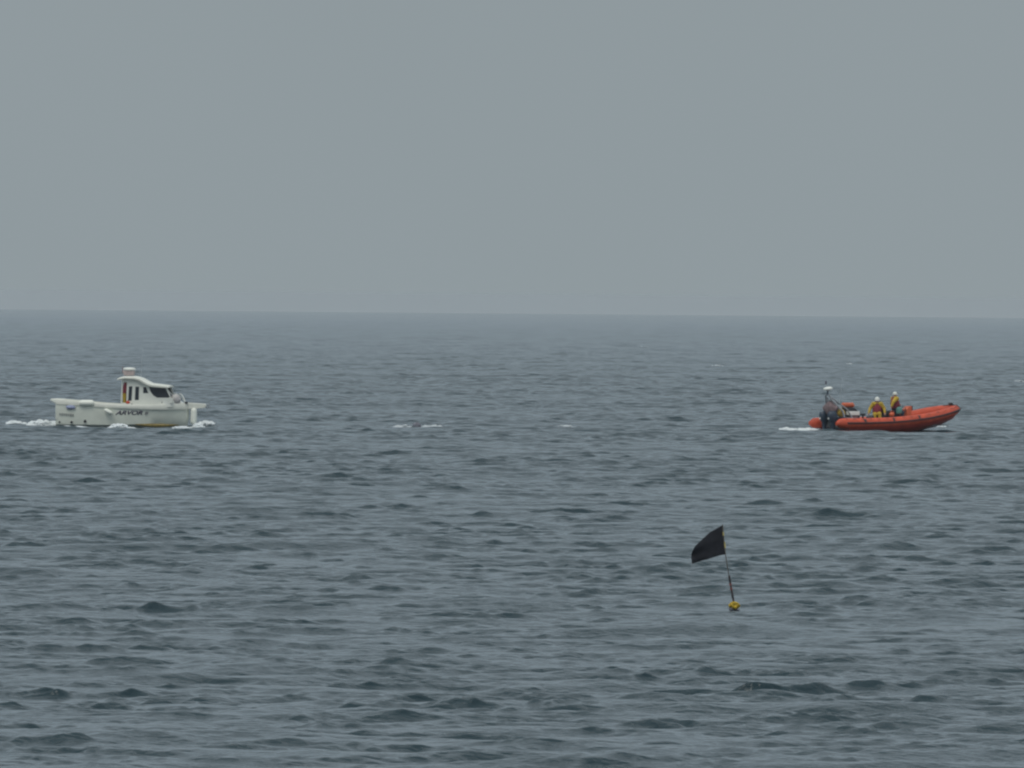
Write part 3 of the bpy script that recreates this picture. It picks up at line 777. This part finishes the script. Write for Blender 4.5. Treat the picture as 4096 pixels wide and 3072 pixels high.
    MB().tube([(a[0], -.3, a[1]-.45), (a[0], -.3, a[1]), (b[0], -.3, b[1])], [.008, .005, .003], 6).build('whip_aerial', 'steel', root)
    # righting bag, aft seat, locker
    x, z = Q(3392, 1622, 0)
    MB().tube([(x-.38, 0, z+.0), (x-.33, 0, z+.02), (x+.28, 0, z+.02), (x+.38, 0, z-.02)], [.05, .12, .12, .05], 16).build('righting_bag', 'orangepod', root)
    MB().tube([(x-.3, 0, z), (x-.75, 0, z-.25), (.05, 0, .95)], .03, 8).build('bag_strut', 'grey', root)
    MB().prism([(x-.15, .75), (x-.22, z-.10), (x+.30, z-.10), (x+.46, z-.24), (x+.46, .75)], -.2, .2).build('seat_pod', 'seat', root, bevel=.03)
    x, z = Q(3407, 1653, -.25)
    MB().box((x, -.35, z), (.66, .26, .19)).build('locker', 'radome', root, bevel=.02)
    MB().box((x, -.35, z-.22), (.5, .2, .28)).build('locker_base', 'canvas', root, bevel=.02)
    MB().box((x, -.1, .52), (.9, .5, .5)).build('aft_console', 'seat', root, bevel=.03)
    x, z = Q(3448, 1655, 0)
    MB().tube([(x, -.1, .3), (x, -.1, z-.08)], .05, 10).build('tow_post', 'black', root)
    MB().box((x, -.1, z-.04), (.22, .2, .10)).build('tow_post_head', 'black', root, bevel=.02)
    # jockey seats and console
    x0, _ = Q(3478, 0); x1, _ = Q(3604, 0)
    MB().prism([(x0, .30), (x0-.03, .66), (x0+.12, .74), (x1-1.1, .76), (x1-1.0, .98), (x1-.35, 1.0), (x1-.25, .80), (x1, .76), (x1, .30)], -.24, .24).build('jockey_seat', 'seat', root, bevel=.04)
    MB().prism([(x1-1.15, .76), (x1-1.22, 1.16), (x1-1.12, 1.18), (x1-1.02, .97)], -.18, .18).build('seat_backrest', 'seat', root, bevel=.02)
    xa, za = Q(3624, 1632); xb, zb = Q(3643, 1625)
    co = MB().prism([(xa, .30), (xa-.02, za-.05), (xa+.10, za+.02), (xb-.18, zb+.0), (xb, zb+.01), (xb+.02, zb-.1), (xb-.10, .30)], -.2, .2).build('console', 'orangepod', root, bevel=.03)
    MB().prism([(xb+.01, zb-.22), (xb+.02, zb+.03), (xb+.06, zb+.03), (xb+.06, zb-.2)], -.19, .19).build('console_screen', 'visor', co)
    st_ = [Vector((xa-.07, .16*math.cos(t), za-.08 + .16*math.sin(t))) for t in np.linspace(0, 2*math.pi, 18)]
    MB().tube(st_, .014, 6).build('steering_wheel', 'black', co)
    # red bag with handle loop
    x, z = Q(3570, 1655, -.45)
    e_ = empty('kit_bag', child_world(root, (x, -.45, z)), TH)
    tag(e_, 'small red bag with a loop handle on the lifeboat deck below the forward crew member', 'bag')
    MB().ell((0, 0, -.04), (.15, .10, .12), noise=.08).build('bag_body', 'orangepod', e_)
    MB().tube(smooth_pts([(-.10, 0, .02), (-.05, 0, .13), (.08, 0, .13), (.16, 0, .0)]), .016, 6).build('handle', 'orangepod', e_)
    x, z = Q(3600, 1641, -.50)
    e_ = empty('dry_bag', child_world(root, (x, -.50, z)), TH)
    tag(e_, 'teal dry bag between the forward crew member and the orange console', 'bag')
    MB().lathe([(.04, -.17), (.13, -.15), (.145, -.05), (.14, .08), (.10, .14), (.05, .17)], n=18).build('bag_body', 'teal', e_)
    MB().box((0, 0, .185), (.14, .03, .04)).build('roll_top', 'seat', e_)
    x, z = Q(3362, 1652, -.35)
    e_ = empty('kit_bag', child_world(root, (x, -.35, z)), TH)
    tag(e_, 'yellow kit bag at the stern of the lifeboat beside the gantry', 'bag')
    MB().ell((0, 0, 0), (.24, .2, .19), noise=.1, seed=3).build('bag_body', 'yellowbag', e_)
    MB().tube(smooth_pts([(-.02, 0, .12), (.03, 0, .26), (.10, 0, .12)]), .02, 6).build('handle', 'yellowbag', e_)
    x, z = Q(3320, 1634, 0)
    e_ = empty('stowage_net', child_world(root, (x, 0, z)), TH)
    tag(e_, 'brown bundled canvas hanging inside the stern gantry of the lifeboat', 'canvas bundle')
    MB().ell((.04, 0, .0), (.30, .46, .36), 22, 16, noise=.09, seed=5).build('bundle', 'canvas', e_)
    MB().ell((.30, 0, .05), (.22, .25, .12), 18, 12, noise=.12, seed=6).build('bundle_fold', 'canvas', e_)
    # ---- crew
    # local direction of the camera and of screen left/right
    cam_dir = Vector((-sn, -cs, 0)); rgt = Vector((cs, -sn, 0))
    x, z = Q(3511, 1648, 0)
    J = jo(cam_dir, (0, 0, .12), .22, dict(l=((.02, .16, -.22), (.16, .02, -.20)), r=((.02, .16, -.22), (.14, .06, -.21))),
           dict(l=((.36, .02, -.02), (.04, .06, -.40)), r=((.34, .03, -.06), (.02, .0, -.40))), jacket='maroon', helmet=1, bulk=1.45, look=.5, leg_mat=1)
    figure('person', child_world(root, (x, 0, .73)), (0, 0, TH), J, 'person in yellow with maroon life jacket and white helmet, sitting lower on the lifeboat')
    x, z = Q(3585, 1640, 0)
    fw = (Vector((1, -.15, 0))).normalized()
    J = jo(fw, (0, 0, .12), -.10, dict(l=((.12, .05, -.24), (.22, -.06, -.04)), r=((-.26, .12, -.15), (-.10, .03, -.20))),
           dict(l=((.30, .16, -.16), (-.05, .03, -.42)), r=((.24, .20, -.20), (-.10, .03, -.40))), jacket='maroon', helmet=1, bulk=1.6, leg_mat=2, look=.05)
    figure('person', child_world(root, (x, -.02, .98)), (0, 0, TH), J, 'person with maroon life jacket, navy trousers and white helmet, highest on the lifeboat')
    return root, Q
rib, QR = make_rib()

# ------------------------------------------------------------ flag marker
def make_marker():
    b = on_sea(2937, 2441); S = F / b.y
    b.z += 0.02
    root = empty('flag_buoy', b)
    tag(root, 'black flag on a leaning thin pole rising from a yellow float in the foreground', 'marker buoy')
    def Wf(px, py, y=0): return Vector(((px-2937)/S, y, (2441-py)/S))
    up = [Wf(*p) for p in ((2887, 2102), (2892, 2150), (2899, 2213), (2909, 2275), (2916, 2312))]
    MB().tube(smooth_pts(up, 4), .010, 8).build('pole', 'bamboo', root)
    lo = [Wf(*p) for p in ((2915, 2306), (2921, 2340), (2928, 2378), (2935, 2415), (2940, 2460))]
    lp = MB().tube(smooth_pts(lo, 4), [.022]*17, 10).build('pole_sleeve', 'poledark', root)
    for a, m_ in ((Wf(2918, 2322), 'black'), (Wf(2920, 2337), 'tape'), (Wf(2923.5, 2354), 'tape'), (Wf(2929, 2385), 'black')):
        MB().tube([a, a + Vector((.008, 0, -.05))], .027, 10).build('tape_band', m_, lp)
    # flag cloth
    top_ = [(2886, 2105), (2866, 2117), (2836, 2134), (2805, 2163), (2779, 2188), (2768, 2207)]
    bot_ = [(2898, 2222), (2880, 2225), (2850, 2234), (2820, 2244), (2790, 2253), (2768, 2260)]
    NU, NV = 30, 18; vs = []; fs = []
    def pl(P_, t):
        q = t*(len(P_)-1); i = min(int(q), len(P_)-2); u = q-i
        return P_[i][0]*(1-u)+P_[i+1][0]*u, P_[i][1]*(1-u)+P_[i+1][1]*u
    for i in range(NU+1):
        u = i/NU; a = pl(top_, u); c = pl(bot_, u)
        for j in range(NV+1):
            v = j/NV
            px = a[0]*(1-v)+c[0]*v - 5*math.sin(math.pi*v)*u*u; py = a[1]*(1-v)+c[1]*v
            p = Wf(px, py); p.y = .05*u*math.sin(u*7 + v*1.8) + .02*math.sin(v*9 + u*4)*u
            vs.append(p)
    for i in range(NU):
        for j in range(NV): fs.append((i*(NV+1)+j, (i+1)*(NV+1)+j, (i+1)*(NV+1)+j+1, i*(NV+1)+j+1))
    k = MB(); k.add(vs, fs); o = k.build('flag', 'flag', root); q = o.modifiers.new('s', 'SOLIDIFY'); q.thickness = .004
    for a, c in (((2890, 2132), (2891.5, 2146)), ((2896, 2172), (2898.5, 2196))):
        MB().tube([Wf(*a, -.002), Wf(*c, -.002)], .0145, 8).build('flag_tie', 'ytape', root)
    # ragged foam float
    k = MB(); rn = random.Random(4)
    k.ell(Wf(2937, 2427), (.088, .085, .08), 20, 14, noise=.2, seed=2)
    for i in range(26):
        a = rn.uniform(0, 6.28); e_ = rn.uniform(-.5, 1)
        k.ell(Wf(2937, 2427) + Vector((.095*math.cos(a)*math.cos(e_*1.2), .07*math.sin(a), .07*math.sin(e_)+.005)), (rn.uniform(.02, .035), rn.uniform(.02, .03), rn.uniform(.018, .035)), 10, 8, noise=.12, seed=i)
    k.build('float', 'float', root)
    k = MB(); k.ell(Wf(2926, 2441), (.055, .05, .04), 16, 10, noise=.12, seed=8); k.ell(Wf(2950, 2443), (.045, .05, .03), 14, 10, noise=.12, seed=9)
    k.build('float_underside', 'floatgrey', root)
make_marker()

# ------------------------------------------------------------ foam
def foam(segs, label=None, dens=1.0, seed=1, name='foam'):
    """segs: (px0, px1, py of its base, height in px, depth in m, near offset in m)"""
    rn = random.Random(seed); k = MB()
    for px0, px1, py, h, dep, dy in segs:
        a = on_sea((px0+px1)/2, py); S = F/a.y
        n = int(max(10, (px1-px0)*3.4*dens))
        B_ = []
        for i in range(n):
            t = rn.random(); px = px0 + (px1-px0)*t
            x = (px - (px0+px1)/2)/S + a.x; y = a.y + dy + rn.uniform(-dep, dep)/2
            env = math.sin(math.pi*min(1, max(0, t)))**.6
            B_.append((x, y, h/S*env*rn.random()**.9, (.012+.045*rn.random()**1.6)*(0.6+.6*env)*min(1.6, .5+h/14)*(a.y/700)**.7))
        zs = sea_zs([q[0] for q in B_], [q[1] for q in B_])
        for i, (x, y, hh, r) in enumerate(B_):
            k.ell((x, y, float(zs[i]) + rn.uniform(.0, 1)*hh), (r*rn.uniform(1.0, 2.3), r*1.3, r*rn.uniform(.6, 1.0)), 8, 5, noise=.25, seed=i)
    o = k.build(name, 'foam' if seed < 6 else 'thinfoam'); tag(o, label, kind='stuff'); return o
foam([(25, 110, 1697, 12, .8, 0), (110, 228, 1700, 22, 1.0, 0), (180, 240, 1700, 16, .5, -.3)], dens=1.8, seed=1)
foam([(436, 528, 1713, 28, .25, -1.9), (440, 520, 1712, 24, .25, -1.9), (470, 570, 1712, 8, .3, -1.9), (240, 420, 1703, 4, .2, -1.8)], dens=1.6, seed=2)
foam([(772, 815, 1706, 30, .5, -.9), (790, 855, 1704, 16, .6, -.8), (690, 770, 1708, 8, .4, -1.2)], dens=2.0, seed=3)
foam([(3120, 3200, 1719, 10, .8, 0), (3180, 3292, 1720, 14, 1.0, 0)], dens=2.0, seed=4)
foam([(3430, 3470, 1721, 5, .2, -.8), (3590, 3650, 1728, 5, .3, .9), (3740, 3790, 1714, 9, .4, 3.0), (3640, 3760, 1722, 3, .3, 2.2)], dens=.35, seed=5)
foam([(1562, 1652, 1710, 11, .6, 0), (1684, 1785, 1710, 9, .6, 0)], dens=1.1, seed=6)
foam([(2545, 2600, 1391, 3, 3, 0)], dens=.35, seed=7)
foam([(2844, 2898, 1469, 7, 2.0, 0)], dens=.45, seed=8)
foam([(3380, 3412, 1458, 4, 2.0, 0)], dens=.5, seed=9)
foam([(2230, 2300, 1712, 6, 1.0, 0), (2640, 2710, 1713, 3, 1.4, 0)], dens=.22, seed=10)
foam([(4058, 4096, 1528, 5, 1.5, 0)], dens=.5, seed=11)

# dark float between two streaks of foam
def make_float():
    p = on_sea(1667, 1712); p.z = max(p.z, sea_z(p.x, p.y)) + .04
    root = empty('float', p); tag(root, 'small dark grey float between two thin streaks of foam, midway between the boats', 'float')
    MB().ell((0, 0, .06), (.21, .17, .17), 20, 12, noise=.05).build('float_body', 'floatgrey', root)
    MB().tube([(.0, 0, .2), (.03, 0, .26)], .02, 8).build('eye', 'black', root)
make_float()
